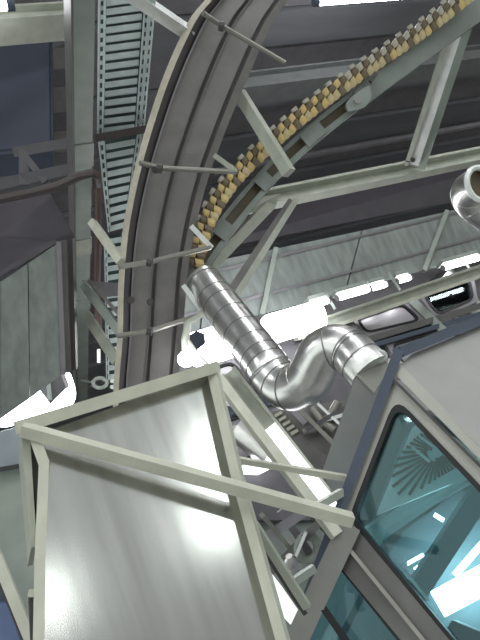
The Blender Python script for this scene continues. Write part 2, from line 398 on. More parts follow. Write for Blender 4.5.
# perforated tray, two lengths
def tray(name, quad, n, label, dd, skip=0, side=True):
    (tl, tr, br, bl), (d0, d1) = quad, dd
    t = thing(name, P((tl[0] + br[0]) / 2, (tl[1] + br[1]) / 2, (d0 + d1) / 2), label, 'cable tray', 'perforated cable tray lengths')
    def pt(u, v, o=0):
        d = d0 + (d1 - d0) * v
        x = (tl[0] * (1-u) + tr[0] * u) * (1-v) + (bl[0] * (1-u) + br[0] * u) * v
        yv = (tl[1] * (1-u) + tr[1] * u) * (1-v) + (bl[1] * (1-u) + br[1] * u) * v
        return P(x, yv, d + o)
    MB().slab([pt(0, 0, .06), pt(1, 0, .06), pt(1, 1, .06), pt(0, 1, .06)], FWD * .01).build('cable_bed', TRAYD, t)
    for k in range(n):
        v0 = (k + .42) / n; v1 = k / n
        MB().slab([pt(.15, v0), pt(.78, v0), pt(.78, v1 + 1 / n), pt(.15, v1 + 1 / n)], FWD * .02).build('rung', TRAY, t)
    for (u0, u1) in ((0.0, .13), (.81, .905), (.915, 1.0)):
        mb = MB(); wv = (u1 - u0) * .25
        mb.slab([pt(u0, 0, -.01), pt(u0 + wv, 0, -.01), pt(u0 + wv, 1, -.01), pt(u0, 1, -.01)], FWD * .03)
        mb.slab([pt(u1 - wv, 0, -.01), pt(u1, 0, -.01), pt(u1, 1, -.01), pt(u1 - wv, 1, -.01)], FWD * .03)
        for k in range(n):
            v0 = k / n; v1 = (k + .35) / n
            mb.slab([pt(u0 + wv * .9, v0, -.008), pt(u1 - wv * .9, v0, -.008), pt(u1 - wv * .9, v1, -.008), pt(u0 + wv * .9, v1, -.008)], FWD * .02)
        mb.build('slotted_side_rail', TRAY, t)
    return t
tray('cable_tray', [(98, -12), (157, -20), (144, 128), (97, 134)], 16, 'pale perforated cable tray, upper straight length with many cross slots', (4.3, 5.2))
t2 = tray('cable_tray', [(98, 142), (146, 133), (128, 226), (108, 232)], 10, 'dimmer perforated cable tray length bending down behind the curved trough', (5.25, 5.5))
t3 = tray('cable_tray', [(104, 236), (126, 232), (126, 378), (106, 380)], 16, 'narrow far cable tray length low between long beam and trough', (5.5, 6.3))
tag(MB().bar(P(96, 138, 5.15), P(147, 129, 5.15), .06, .06).build('tray_crossbar', BROWN), 'dark brown crossbar where the cable tray bends', 'bar')
# brackets from beam to trough
tag(MB().bar(P(92, 222, 4.7), P(121, 262, 4.45), .055, .05, 20).build('bracket', CREAM2), 'short cream bracket arm, uppermost between long beam and trough', 'bracket')
t = thing('wall_bracket', P(100, 300, 4.9), 'doubled dark bracket arm below the cream arm at left of the trough', 'bracket')
MB().bar(P(84, 285, 4.9), P(121, 333, 4.5), .06, .05, 20).build('arm', GREYGREEN, t)
MB().bar(P(90, 281, 4.95), P(122, 318, 4.55), .025, .04).build('edge_strip', ROD, t)
MB().slab([P(82, 280, 4.95), P(118, 283, 4.9), P(118, 296, 4.9), P(92, 298, 4.95)], FWD * .04).build('plate', MAUVE, t)
tag(MB().bar(P(86, 314, 4.9), P(117, 362, 4.5), .07, .04, 15).build('bracket', CREAM), 'lowest cream bracket arm beside the trough with a bright edge', 'bracket')
tag(MB().bar(P(100, 335, 4.85), P(116, 366, 4.6), .02, .03).build('bright_strip', BRIGHT), 'thin bright strip along the lowest bracket arm', 'bracket')
tag(MB().tube([P(97, 172, 4.9), P(99, 200, 5.0), P(97, 290, 5.3), P(99, 330, 5.4)], .03, 8).build('cable', RED), 'red-brown cable running down beside the long beam', 'cable')
tag(MB().tube([P(p_[0], p_[1], 4.3) for p_ in ((-10, 201), (30, 193), (58, 186))] + [P(80, 176, 4.2), P(92, 173, 4.2), P(96, 176, 4.25), P(97, 185, 4.5)], .03, 8).build('pipe', BROWN), 'brown pipe crossing in front of the long beam at left', 'pipe')
t = thing('pipe_clamp', P(88, 385, 5.6), 'small round pipe clamp with two bright studs near the hood corner', 'clamp')
ring_ = [P(100 + 7 * math.cos(a_ * .52), 383 + 5 * math.sin(a_ * .52), 5.6) for a_ in range(12)]
MB().tube(ring_, .018, 6, closed=True).build('ring', GREYGREEN, t)
MB().bar(P(94, 383, 5.6), along(P(81, -20, 3.9), 89, 380, AY), .02, .02).build('stem', GREYGREEN, t)
for yy in (381, 387): MB().tube([P(112, yy, 5.5), P(113, yy, 5.4)], .02, 8).build('stud', BRIGHT, t)
MB().slab([P(97, 349, 5.5), P(100, 349, 5.5), P(100, 363, 5.5), P(97, 363, 5.5)], FWD * .03).build('tag_plate', BRIGHT, t)

# blue cabinet upper left and racks beside it
d = 6.3
t = thing('cabinet', P(20, 95, d), 'dark blue-grey cabinet at the upper left below the pale beam', 'cabinet')
a, b, c, e = P(-110, 30, d), P(52, 30, d), P(53, 150, d), P(-110, 165, d)
MB().slab([a, b, c, e], AY * .3).build('body', BLUE, t)
MB().slab([p - AY * .03 for p in inset([a, b, c, e], .03)], AY * .03).build('door', BLUE, t)
d = 7.3
t = thing('rack', P(60, 110, d), 'grey rack of stacked sheets between blue cabinet and long beam', 'rack')
for k, (y0, y1, mt) in enumerate(((33, 46, DIM), (46.5, 68, TROUGH), (68.5, 85, DIM), (85.5, 111, TROUGH), (111.5, 129, DIM), (129.5, 151, TROUGH), (151.5, 172, DIM))):
    MB().slab([P(50, y0 + 2, d), P(78, y0, d), P(78, y1, d), P(50, y1 + 2, d)], AY * .3).build('shelf_panel', mt, t)
t = thing('brace', P(40, 165, 5.9), 'dim diagonal brace frame below the blue cabinet', 'brace')
MB().bar(P(20, 150, 5.9), P(46, 182, 5.9), .06, .05).build('diagonal', DIM, t)
MB().bar(P(14, 152, 5.9), P(74, 142, 5.9), .09, .06).build('rail', DIM, t)
MB().bar(P(24, 150, 5.9), P(24, 185, 5.9), .09, .06).build('post', DIM, t)
MB().bar(P(-10, 186, 5.9), P(74, 168, 5.9), .1, .06).build('rail', DIM, t)

# grey hopper box at left
t = thing('hopper_box', P(30, 320, 4.4), 'large grey-green hopper box with ribbed side above the left lamp', 'hopper')
fpl = Plane(P(0, 340, 4.2), P(58, 245, 4.5), P(62, 375, 4.5))
fx = [(-150, 365), (-70, 321), (0, 282), (28, 263), (57, 243)]; fl = [(-150, 525), (-70, 468), (0, 420), (30, 399), (62, 375)]
for i in range(4):
    q = [fpl.at(*fx[i]), fpl.at(*fx[i+1]), fpl.at(*fl[i+1]), fpl.at(*fl[i])]
    MB().slab(inset(q, .004), -fpl.n * .05).build('face_panel', HOUS, t)
a = fpl.at(57, 243); b = fpl.at(62, 375)
q = [a, P(75, 238, 4.8), P(78, 368, 4.8), b]
MB().slab(q, -fpl.n * .05).build('side_panel', TROUGH, t)
for k, u in enumerate((.12, .4, .75)):
    A = a.lerp(q[1], u); B = b.lerp(q[2], u)
    MB().bar(A - FWD * .02, B - FWD * .02, .035, .05).build('rib', [MAUVE, TAUPE, TROUGHD][k], t)
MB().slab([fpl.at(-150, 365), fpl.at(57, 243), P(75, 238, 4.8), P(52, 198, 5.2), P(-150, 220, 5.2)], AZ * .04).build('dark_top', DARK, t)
MB().bar(P(48, 380, 4.6), P(50, 400, 4.6), .03, .03).build('outlet_strip', BRIGHT, t)
MB().slab([P(38, 388, 4.62), P(60, 372, 4.62), P(66, 388, 4.62), P(50, 404, 4.62)], FWD * .1).build('outlet', MAUVE, t)

# ------------------------------------------------------------------ curved trough
LE = [(222, -22), (205, 0), (188, 22), (165, 72), (146, 128), (132, 180), (122, 235), (118, 290), (117, 340), (113, 405), (116, 540)]
RE = [(305, -22), (288, 0), (270, 28), (245, 84), (226, 130), (209, 176), (196, 225), (188, 270), (184, 320), (177, 405), (172, 540)]
ed = [l + r_ + (4.75 - i * .04,) for i, (l, r_) in enumerate(zip(LE, RE))]
ed = catmull(ed, 4)
def tp(e, u, off=0): # across fraction u at station e; off pushes away from the camera
    x = e[0] * (1-u) + e[2] * u; yy = e[1] * (1-u) + e[3] * u
    return P(x, yy, e[4] + .10 * u + off)
t = thing('curved_trough', P(160, 200, 4.4), 'long curved sheet metal conveyor trough seen from below with pale left edge', 'conveyor')
def ribbon(name, mt, u0, u1, o0, o1, th=.012, i0=0, i1=None):
    es = ed[i0:i1]; mb = MB(); n = len(es); vs = []
    for e in es: vs += [tp(e, u0, o0), tp(e, u1, o1), tp(e, u1, o1 + th), tp(e, u0, o0 + th)]
    fs = []
    for i in range(n - 1):
        for j in range(4): fs.append((4*i + j, 4*i + (j+1) % 4, 4*i + 4 + (j+1) % 4, 4*i + 4 + j))
    fs += [(3, 2, 1, 0), (4*n-4, 4*n-3, 4*n-2, 4*n-1)]
    mb.add(vs, fs); mb.sm = True
    return mb.build(name, mt, t)
ribbon('left_edge', FLANGE, 0.0, .085, 0, -.02, .05)
ribbon('side_wall', SIDEW, .085, .19, .0, .09)
cuts = [0, 9, 18, 27, len(ed)]
for a_, b_ in zip(cuts, cuts[1:]):
    ribbon('floor_panel', TROUGH, .19, .49, .08, .08, .01, a_, b_ + 1)
    ribbon('floor_panel', TROUGH, .55, .84, .08, .08, .01, a_, b_ + 1)
ribbon('groove', SIDEW, .47, .57, .11, .11)
ribbon('groove', SIDEW, .83, .9, .11, .11)
ribbon('rib', MAUVE, .19, .215, .06, .06, .02); ribbon('rib', TAUPE, .545, .56, .065, .065, .02); ribbon('rib', TAUPE, .475, .49, .065, .065, .02)
ribbon('right_edge', TROUGH, .9, 1.0, .03, .05, .05)
def poly(pts, r, name, mt, par, n=8): return MB().tube(pts, r, n).build(name, mt, par)
for pts, br in (([(203, 13), (222, 26), (285, 63)], None), ([(140, 163), (160, 168), (236, 172)], ((214, 155), (237, 172))),
            ([(119, 267), (150, 262), (211, 247)], ((191, 226), (212, 248))), ([(117, 336), (150, 331), (203, 314)], ((183, 285), (203, 312)))):
    r_ = poly([P(x, yy, 4.2 + .1 * k) for k, (x, yy) in enumerate(pts)], .018, 'cross_rod', ROD, t)
    MB().tube([P(pts[1][0] - 3, pts[1][1] - .3, 4.22), P(pts[1][0] + 2, pts[1][1] + .6, 4.22)], .032, 8).build('rod_clamp', TROUGHD, r_)
    if br: MB().bar(P(*br[0], 4.38), P(*br[1], 4.4), .035, .03).build('bracket_strip', BRIGHT if br[0][1] > 200 else CREAM, r_)
for k, (x, yy) in enumerate(((150, 302), (131, 300), (155, 170))):
    MB().tube([P(x, yy, 4.3), P(x, yy, 4.25)], .025, 8).build('bolt', TROUGHD, t)
poly([P(x, yy, 4.35) for x, yy in ((203, 312), (196, 318), (188, 322), (184, 340), (185, 352), (190, 366))], .022, 'bent_pipe', CREAM, t)
poly([P(x, yy, 4.38) for x, yy in ((189, 318), (187, 340), (198, 356), (208, 366))], .02, 'bent_pipe', CREAM2, t)
tag(MB().tube([P(186, 359, 4.25) - UP * (.055 * math.cos(math.pi * k / 10)) for k in range(11)], [.055 * math.sin(math.pi * k / 10) + .001 for k in range(11)], 16).build('beacon_lamp', TUBE), 'small round glowing lamp at the foot of the trough above the hood', 'lamp')
t = thing('black_sensor', P(195, 340, 4.6), 'small dark hexagonal box beside the bright lamp at the trough end', 'box')
MB().slab([P(x, yy, 4.55) for x, yy in ((188, 336), (196, 331), (204, 334), (205, 344), (197, 350), (189, 344))], FWD * .1).build('case', BLUE, t)

# struts holding the trough
tag(MB().bar(P(126, -9, 4.3), P(190, 34, 4.75), .085, .08, 25).build('support_strut', BRIGHT), 'bright cream strut at the top joining the left edge of the trough', 'strut')
tag(MB().bar(P(239, 93, 4.95), P(289, 173, 4.7), .085, .07, 25).build('support_strut', CREAM), 'pale flat strut crossing in front of the yellow chain', 'strut')

# ------------------------------------------------------------------ yellow gripper chain and its rail
CH = [(478, -14, 5.0), (458, 2, 5.05), (430, 24, 5.1), (400, 45, 5.15), (360, 72, 5.15), (325, 98, 5.1), (295, 121, 5.05), (262, 150, 4.98), (235, 177, 4.9), (215, 205, 4.82), (202, 234, 4.75), (194, 266, 4.7)]
ch = resample(catmull(CH, 6), 7.0)
t = thing('gripper_chain', P(320, 100, 5.1), 'curving chain of yellow and black grippers above the slotted rail', 'chain conveyor')
MB().tube([P(*c) for c in [(x, yy, d_ + .07) for x, yy, d_ in ch]], .028, 8).build('drive_chain', BLK, t)
meshes = {}
def block(name, p, ax, ac, L, Wd, H, mt, parent, tap=.75):
    """tapered gripper body, length L along ax, width Wd along ac"""
    nz = ax.cross(ac).normalized(); mb = MB()
    vs = []
    for sl, k in ((-.5, 1), (.1, 1), (.5, tap)):
        for a_, b_ in ((-.5, -.5), (.5, -.5), (.5, .5), (-.5, .5)): vs.append(p + ax * L * sl + ac * Wd * a_ * k + nz * H * b_ * k)
    fs = [(3, 2, 1, 0), (8, 9, 10, 11)]
    for i in (0, 4):
        for j in range(4): fs.append((i + j, i + (j+1) % 4, i + 4 + (j+1) % 4, i + 4 + j))
    mb.add(vs, fs); return mb.build(name, mt, parent)
for i in range(len(ch) - 1):
    a = P(*ch[i]); b = P(*ch[i+1]); ax = (b - a).normalized(); ac = ax.cross((a - EYE).normalized()).normalized()
    L = (b - a).length
    fade = i / len(ch)
    c = (a + b) / 2
    g = block('gripper', c + ac * .035, (ax + ac * .35).normalized(), ac, L * .98, .065, .06, (YEL if (fade > .45 or i % 3 == 0) else YELP) if i % 2 else BLK if i % 4 == 0 else YELP, t)
    block('gripper', c - ac * .03, (ax + ac * .35).normalized(), ac, L * .9, .05, .05, BLK if i % 2 else (YEL if fade > .4 else GRIPW), t)
    if i % 2: block('jaw', c - ac * .07 - FWD * .01, ax, ac, L * .8, .03, .04, GRIPW, g)
RL = [(500, -8, 5.2), (480, 8, 5.2), (440, 37, 5.2), (400, 66, 5.2), (365, 92, 5.2), (345, 108, 5.2), (310, 136, 5.15), (275, 169, 5.1), (245, 203, 5.0), (222, 232, 4.92), (204, 258, 4.85), (184, 292, 4.8)]
rl = catmull(RL, 6)
t = thing('slotted_rail', P(330, 120, 5.2), 'grey-green rail with long slots running below the yellow chain', 'rail')
def rstrip(name, mt, pts, o0, o1, th=.05, dd=0):
    vs = []; n = len(pts)
    for i, c in enumerate(pts):
        a = P(*pts[max(i-1, 0)]); b = P(*pts[min(i+1, n-1)]); p = P(c[0], c[1], c[2] + dd)
        ac = (b - a).cross((p - EYE)).normalized()
        vs += [p + ac * o0, p + ac * o1, p + ac * o1 + FWD * th, p + ac * o0 + FWD * th]
    fs = [(3, 2, 1, 0), (4*n-4, 4*n-3, 4*n-2, 4*n-1)]
    for i in range(n - 1):
        for j in range(4): fs.append((4*i + j, 4*i + (j+1) % 4, 4*i + 4 + (j+1) % 4, 4*i + 4 + j))
    return MB().add(vs, fs).build(name, mt, t)
GR = mat('rail_grey_green', (0.27, 0.3, 0.28), 0.45, 0.1)
i0 = 24
rstrip('solid_rail', GR, rl[:i0 + 2], -.085, .085)
lo = rl[i0:]
rstrip('side_strip', GR, lo, -.075, -.04); rstrip('side_strip', GR, lo, .03, .075)
rstrip('slot_backing', BLK, lo, -.045, .035, .01, .06)
for k in (0, 10, 11, 19, 28, 29, 38):
    if k + 2 < len(lo): rstrip('joint_plate', GR, lo[k:k+3], -.06, .06, .03, -.012)
bc = P(357, 101, 5.1)
br = MB().slab(rpoly([P(345, 104, 5.12), P(352, 96, 5.12), P(370, 84, 5.12), P(372, 98, 5.12), P(366, 106, 5.12), P(347, 110, 5.12)], .03, 4), FWD * .05).build('pivot_bracket', GR, t)
MB().tube([bc, bc - FWD * .03], .025, 10).build('bolt', ROD, br)
MB().bar(P(370, 82, 5.1), P(376, 74, 5.1), .03, .03).build('lever', TROUGHD, br)

# ------------------------------------------------------------------ silver ducts
DS = [(202, 279, 4.5), (215, 297, 4.38), (262, 360, 3.9), (272, 374, 3.82), (283, 385, 3.75), (295, 388, 3.68), (307, 381, 3.62), (314, 367, 3.6), (322, 353, 3.58), (335, 347, 3.55), (349, 351, 3.5), (361, 362, 3.42), (370, 372, 3.38)]
ds = catmull(DS, 6)
t = thing('spiral_duct', P(270, 350, 3.8), 'silver round duct with an S bend running down to the grey air box', 'duct')
def rad(k): # px radius
    x = k
    return 17.5 + 5.5 * min(1, max(0, (x - 200) / 70))
def dseg(name, i0, i1): return MB().tube([P(*c) for c in ds[i0:i1 + 1]], [rad(c[0]) * c[2] / F for c in ds[i0:i1 + 1]], 32).build(name, DUCT, t)
n = len(ds)
for nm, a_, b_ in (('straight_section', 0, 16), ('elbow', 16, 40), ('elbow', 40, 60), ('end_section', 60, n - 1)): dseg(nm, a_, b_)
for u in (2, 6, 7, 8.2, 9.4, 10.6, 11.8, 13.2, 15, 16.2, 22, 28, 34, 40, 46, 52, 60, 61.5, 66):
    i = int(u); fr = u - i; c = [ds[i][k] * (1 - fr) + ds[min(i+1, n-1)][k] * fr for k in range(3)]
    tg = (P(*ds[min(i+1, n-1)]) - P(*ds[i])).normalized(); p = P(*c); R_ = rad(c[0]) * c[2] / F
    MB().tube([p - tg * .004, p + tg * .004], R_ * 1.018, 32).build('seam_band', DUCTSEAM if u < 34 or u > 50 else DUCT, t)
# air box at duct end
t = thing('air_box', P(355, 420, 3.4), 'pale grey air box under the end of the silver duct behind the cabin', 'box')
bp = Plane(P(356, 374, 3.3), P(322, 470, 3.25), P(400, 440, 3.3))
bx = ray(370, 420) * .35 + RIGHT * .25
MB().slab([bp.at(x, yy) for x, yy in ((356, 376), (374, 392), (410, 410), (400, 520), (345, 520), (322, 472))], bx).build('casing', CABIN2, t)
MB().slab([bp.at(356, 375, .01), bp.at(374, 393, .01), bp.at(392, 362, -.1), bp.at(386, 358, -.12)], bx * .3).build('top_flange', CABIN, t)
MB().tube([P(379 + 7 * math.cos(k * .45), 356 + 5 * math.sin(k * .45), 3.35) for k in range(14)], .01, 8, closed=True).build('lifting_ring', BRIGHT, t)
# open duct bend at right
pts = catmull([(640, 352, 5.0), (560, 281, 4.95), (520, 246, 4.9), (495, 222, 4.9), (476, 207, 4.85), (468, 197, 4.8), (470, 189, 4.7), (480, 184, 4.6)], 6)
t = thing('duct_bend', P(468, 195, 4.8), 'open ended shiny duct bend at the right edge beneath the truss', 'duct')
MB().tube([P(*c) for c in pts[:-1]], 16.5 * 4.8 / F, 28, caps=False).build('bend', DUCT, t)
e = P(*pts[-1]); tg = (P(*pts[-1]) - P(*pts[-4])).normalized()
av = tg.orthogonal().normalized(); bv = tg.cross(av)
MB().tube([e + (av * math.cos(k * .3142) + bv * math.sin(k * .3142)) * 16.5 * 4.7 / F for k in range(20)], .022, 8, closed=True).build('rim', BRIGHT, t)
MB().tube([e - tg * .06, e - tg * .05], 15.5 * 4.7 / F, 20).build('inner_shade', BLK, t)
for i in (5, 11, 19, 25, 32):
    p = P(*pts[i]); tg = (P(*pts[i+1]) - P(*pts[i])).normalized()
    MB().tube([p - tg * .006, p + tg * .006], 16.8 * 4.8 / F, 28).build('seam_band', DUCT, t)

# ------------------------------------------------------------------ stainless hood in front
hpn = Plane(P(30, 430, 2.25), P(213, 372, 2.6), P(283, 640, 2.15))
t = thing('steel_hood', P(150, 520, 2.2), 'brushed stainless steel hood with cream frame and diagonal bar, lower left foreground', 'hood')
MB().slab([hpn.at(x, yy) for x, yy in ((34, 436), (210, 372), (242, 484), (246, 500))] + [], -hpn.n * .03).build('upper_panel', STAIN, t)
MB().slab([hpn.at(x, yy, .006) for x, yy in ((40, 440), (242, 498), (284, 640), (297, 690), (34, 690), (40, 560))], -hpn.n * .03).build('lower_panel', STAIN, t)
MB().bar(hpn.at(16, 428, .05), hpn.at(216, 367, .05), .045, .07).build('back_rail', CREAM2, t)
MB().bar(hpn.at(22, 429, .08), P(352, 520, 2.28), .04, .045, 25).build('diagonal_bar', CREAM2, t)
pts = [(212, 368), (224, 415), (238, 478), (262, 560), (283, 640), (296, 690)]
for A, B in zip(pts[:3:2], pts[2:5:2]): MB().bar(hpn.at(*A, .04), hpn.at(*B, .04), .037, .05, 15).build('right_post', CREAM2, t)
MB().bar(hpn.at(283, 640, .04), hpn.at(296, 690, .04), .037, .05, 15).build('right_post', CREAM2, t)
MB().bar(hpn.at(36, 441, .05), hpn.at(45, 466, .05), .036, .05).build('left_post', CREAM2, t)
MB().bar(hpn.at(44, 462, .05), hpn.at(40, 560, .05), .033, .05).build('left_post', CREAM2, t)
MB().bar(hpn.at(40, 556, .05), hpn.at(38, 690, .05), .033, .05).build('left_post', CREAM2, t)
MB().slab([hpn.at(x, yy, .02) for x, yy in ((21, 432), (30, 436), (37, 546), (31, 548))], -hpn.n * .3).build('side_flange', CREAM, t)
MB().slab([hpn.at(x, yy, .0) for x, yy in ((29, 440), (40, 450), (38, 520))], -hpn.n * .3).build('side_web', TROUGHD, t)
MB().slab([hpn.at(x, yy, .02) for x, yy in ((29, 589), (37, 589), (37, 597), (28, 597))], -hpn.n * .08).build('corner_block', CREAM2, t)
MB().slab([hpn.at(x, yy, .01) for x, yy in ((29, 598), (37, 598), (37, 690), (33, 690))], -hpn.n * .06).build('lower_flange', TROUGHD, t)
MB().tube([hpn.at(244, 492, .1), hpn.at(244, 492, .125)], .012, 10).build('bolt', ROD, t)
# left lower side
t = thing('side_cabinet', P(10, 540, 3.0), 'pale green wall cabinet left of the steel hood', 'cabinet')
sp = Plane(P(0, 470, 2.9), P(38, 470, 3.0), P(20, 640, 2.8))
MB().slab([sp.at(x, yy) for x, yy in ((-220, 505), (60, 462), (60, 760), (-220, 800))], -sp.n * .4).build('body', mat('pale_green_sheet', (0.48, 0.53, 0.47), 0.5), t)
MB().slab([sp.at(x, yy, .02) for x, yy in ((-220, 500), (24, 425), (36, 466), (-220, 512))], -sp.n * .3).build('top_ledge', mat('blue_grey_sheet', (0.4, 0.45, 0.5), 0.4), t)
MB().bar(sp.at(-215, 507, .03), sp.at(36, 463, .03), .02, .03).build('ledge_edge', TROUGHD, t)
t = thing('handrail', P(15, 600, 2.5), 'slanting cream rail in the lower left corner with blue panel below', 'rail')
MB().bar(P(-14, 530, 2.6), P(36, 652, 2.35), .04, .04, 10).build('rail', CREAM2, t)
MB().bar(P(-18, 536, 2.62), P(30, 654, 2.37), .02, .04).build('edge', TROUGHD, t)
MB().slab([P(-30, 600, 2.62), P(8, 604, 2.6), P(28, 670, 2.5), P(-30, 670, 2.5)], FWD * .03).build('panel', BLUE2, t)
MB().slab([P(-30, 540, 2.64), P(-6, 552, 2.62), P(9, 604, 2.62), P(-30, 602, 2.64)], FWD * .03).build('dark_panel', NAVY, t)

# ------------------------------------------------------------------ control cabin at right
cp = Plane(P(398, 352, 3.0), P(292, 640, 2.75), P(480, 470, 2.62))
t = thing('control_cabin', P(420, 500, 2.8), 'cream control cabin with navy trim and teal tinted windows at lower right', 'cabin')
TL, BL, BR, TR = (388, 374), (336, 522), (640, 880), (760, 746)
o = [cp.at(*c) for c in (TL, BL, BR, TR)]
ih = [cp.at(*c) for c in ((396, 397), (349, 519), (520, 728), (565, 574))]
i_ = rpoly(ih, [.09, .06, .09, .09], 6)
# outer corners repeated to match the rounded inner loop
oo = []
for k in range(4): oo += [o[k] + (o[(k+1) % 4] - o[k]) * (j * .0005) for j in range(6)]
MB().ring(oo, i_, -cp.n * .05).build('wall_panel', CABIN, t)
g0 = [p + cp.n * .008 for p in i_]; g1 = [p + cp.n * .008 for p in rpoly(inset(ih, .022), [.075, .05, .08, .08], 6)]
wn = MB().ring(g0, g1, -cp.n * .04).build('window_gasket', BLACK, t)
MB().slab([p - cp.n * .02 for p in rpoly(inset(ih, .01), [.08, .05, .08, .08], 6)], -cp.n * .006).build('pane', GLASS, wn)
# cream band above and roof face
rp_ = Plane(cp.at(398, 362), cp.at(490, 452), P(500, 318, 3.35))
MB().bar(cp.at(388, 374, .01), cp.at(760, 746, .01), .012, .03).build('joint_strip', TROUGHD, t)
MB().slab([rp_.at(x, yy) for x, yy in ((399, 366), (412, 354), (500, 318), (780, 205), (780, 748))], -cp.n * .05).build('roof_panel', CABIN2, t)
MB().slab([cp.at(x, yy, .012) for x, yy in ((393, 372), (400, 364), (768, 732), (758, 740))], -cp.n * .04).build('eave_strip', CABIN, t)
MB().bar(rp_.at(398, 353, .02), rp_.at(780, 200, .02), .05, .06).build('roof_trim', NAVY, t)
MB().bar(cp.at(399, 350, .015), cp.at(336, 520, .015), .045, .05).build('corner_trim', NAVY, t)
MB().bar(cp.at(336, 518, .012), cp.at(290, 650, .012), .048, .06).build('corner_post', NAVY, t)
MB().bar(cp.at(350, 525, .03), cp.at(285, 665, .03), .095, .06).build('lower_post', POSTG, t)
# middle rail
MB().slab([cp.at(x, yy, .01) for x, yy in ((338, 520), (346, 516), (530, 737), (500, 760), (322, 545))], -cp.n * .06).build('middle_rail', TAUPE, t)
MB().bar(cp.at(342, 540, .02), cp.at(500, 735, .02), .016, .03).build('rail_bead', ROD, t)
lh = [cp.at(*c) for c in ((330, 550), (268, 700), (380, 830), (470, 722))]
lo_ = [cp.at(*c) for c in ((325, 540), (262, 720), (380, 850), (500, 750))]
li = rpoly(lh, [.05, .07, .07, .07], 6); oo = []
for k in range(4): oo += [lo_[k] + (lo_[(k+1) % 4] - lo_[k]) * (j * .0005) for j in range(6)]
MB().ring(oo, li, -cp.n * .05).build('lower_wall_panel', TAUPE, t)
wn = MB().ring([p + cp.n * .008 for p in li], [p + cp.n * .008 for p in rpoly(inset(lh, .018), [.04, .06, .06, .06], 6)], -cp.n * .04).build('window_gasket', BLACK, t)
MB().slab([p - cp.n * .02 for p in rpoly(inset(lh, .008), [.045, .06, .06, .06], 6)], -cp.n * .006).build('pane', GLASS, wn)
MB().bar(cp.at(322, 606, .02), cp.at(380, 690, .02), .03, .04).build('inner_sill', BLACK, t)
# inside the cabin
def ci(x, yy, off): return cp.at(x, yy, -off)
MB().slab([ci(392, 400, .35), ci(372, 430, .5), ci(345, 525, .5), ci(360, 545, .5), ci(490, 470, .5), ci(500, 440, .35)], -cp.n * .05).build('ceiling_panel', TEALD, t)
vp = Plane(ci(400, 430, .3), ci(372, 510, .32), ci(470, 470, .3))
vg = MB().slab([vp.at(x, yy) for x, yy in ((412, 428), (424, 418), (482, 455), (484, 470), (376, 515))], -vp.n * .02).build('vent_plate', VENT, t)
hub = (437, 452)
oval = [(393, 470), (396, 460), (405, 448), (412, 441), (420, 434), (433, 432), (448, 440), (462, 452), (464, 462), (452, 470), (438, 478), (424, 487), (412, 494), (402, 497), (394, 492), (391, 482)]
for k in range(38):
    an = 2 * math.pi * k / 38; dx, dy = math.cos(an), math.sin(an)
    best = 8
    for a_, b_ in zip(oval, oval[1:] + oval[:1]):
        ax_, ay_ = a_[0] - hub[0], a_[1] - hub[1]; ex, ey = b_[0] - a_[0], b_[1] - a_[1]
        den = dx * ey - dy * ex
        if abs(den) > 1e-6:
            s_ = (ax_ * ey - ay_ * ex) / den; w_ = (ax_ * dy - ay_ * dx) / den
            if s_ > 0 and 0 <= w_ <= 1: best = s_
    r0 = 6 if best < 30 else 10
    A = vp.at(hub[0] + dx * r0, hub[1] + dy * r0, .004); B = vp.at(hub[0] + dx * best, hub[1] + dy * best, .004)
    MB().bar(A, B, .0085, .006, hq=1.7).build('vent_slot', BLK, vg)
for A, B in (((419, 436), (455, 462)), ((412, 447), (430, 462))):
    MB().bar(vp.at(*A, .012), vp.at(*B, .012), .014, .006).build('vent_bridge', VENT, vg)
MB().bar(ci(352, 548, .38), ci(500, 447, .38), .085, .06, 15).build('ceiling_beam', TEALP, t)
MB().bar(ci(348, 575, .42), ci(400, 522, .42), .03, .04).build('inner_rail', TEALD, t)
MB().bar(ci(397, 620, .35), ci(505, 455, .35), .09, .07, 15).build('inner_post', TEALD, t)
MB().bar(ci(384, 528, .3), ci(368, 570, .3), .03, .03).build('inner_frame', VENT, t)
MB().bar(ci(384, 528, .3), ci(490, 463, .3), .018, .03).build('inner_frame', VENT, t)
MB().bar(ci(396, 560, .3), ci(428, 600, .3), .014, .03).build('inner_frame', VENT, t)
MB().bar(ci(408, 612, .30), ci(405, 560, .5), .02, .02).build('cable_cover', TEALP, t)
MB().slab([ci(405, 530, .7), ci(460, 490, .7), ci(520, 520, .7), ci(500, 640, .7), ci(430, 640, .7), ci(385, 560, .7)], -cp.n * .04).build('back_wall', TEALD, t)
MB().slab([ci(440, 640, .25), ci(452, 620, .25), ci(500, 640, .25), ci(500, 690, .25), ci(440, 690, .25)], -cp.n * .1).build('console', BLUE, t)
for nm, A, B, w in (('ceiling_lamp', (438, 604), (505, 568), .12), ('small_lamp', (417, 572), (443, 553), .045), ('small_lamp', (405, 565), (423, 555), .016), ('small_lamp', (435, 550), (444, 543), .02),
                    ('small_lamp', (435, 515), (443, 520), .02), ('ceiling_lamp', (455, 575), (490, 535), .03)):
    MB().bar(ci(*A, .52), ci(*B, .52), w, .03).build(nm, TUBEC, t)  # small bars stand for lamps mirrored in the glass, added behind it
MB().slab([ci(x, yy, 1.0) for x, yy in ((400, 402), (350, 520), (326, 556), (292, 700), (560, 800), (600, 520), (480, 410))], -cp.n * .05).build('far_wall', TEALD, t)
MB().bar(ci(340, 570, .35), ci(318, 660, .35), .07, .05).build('inner_frame', TEALP, t)
MB().bar(ci(365, 590, .4), ci(330, 660, .4), .03, .05).build('inner_frame', TEALD, t)

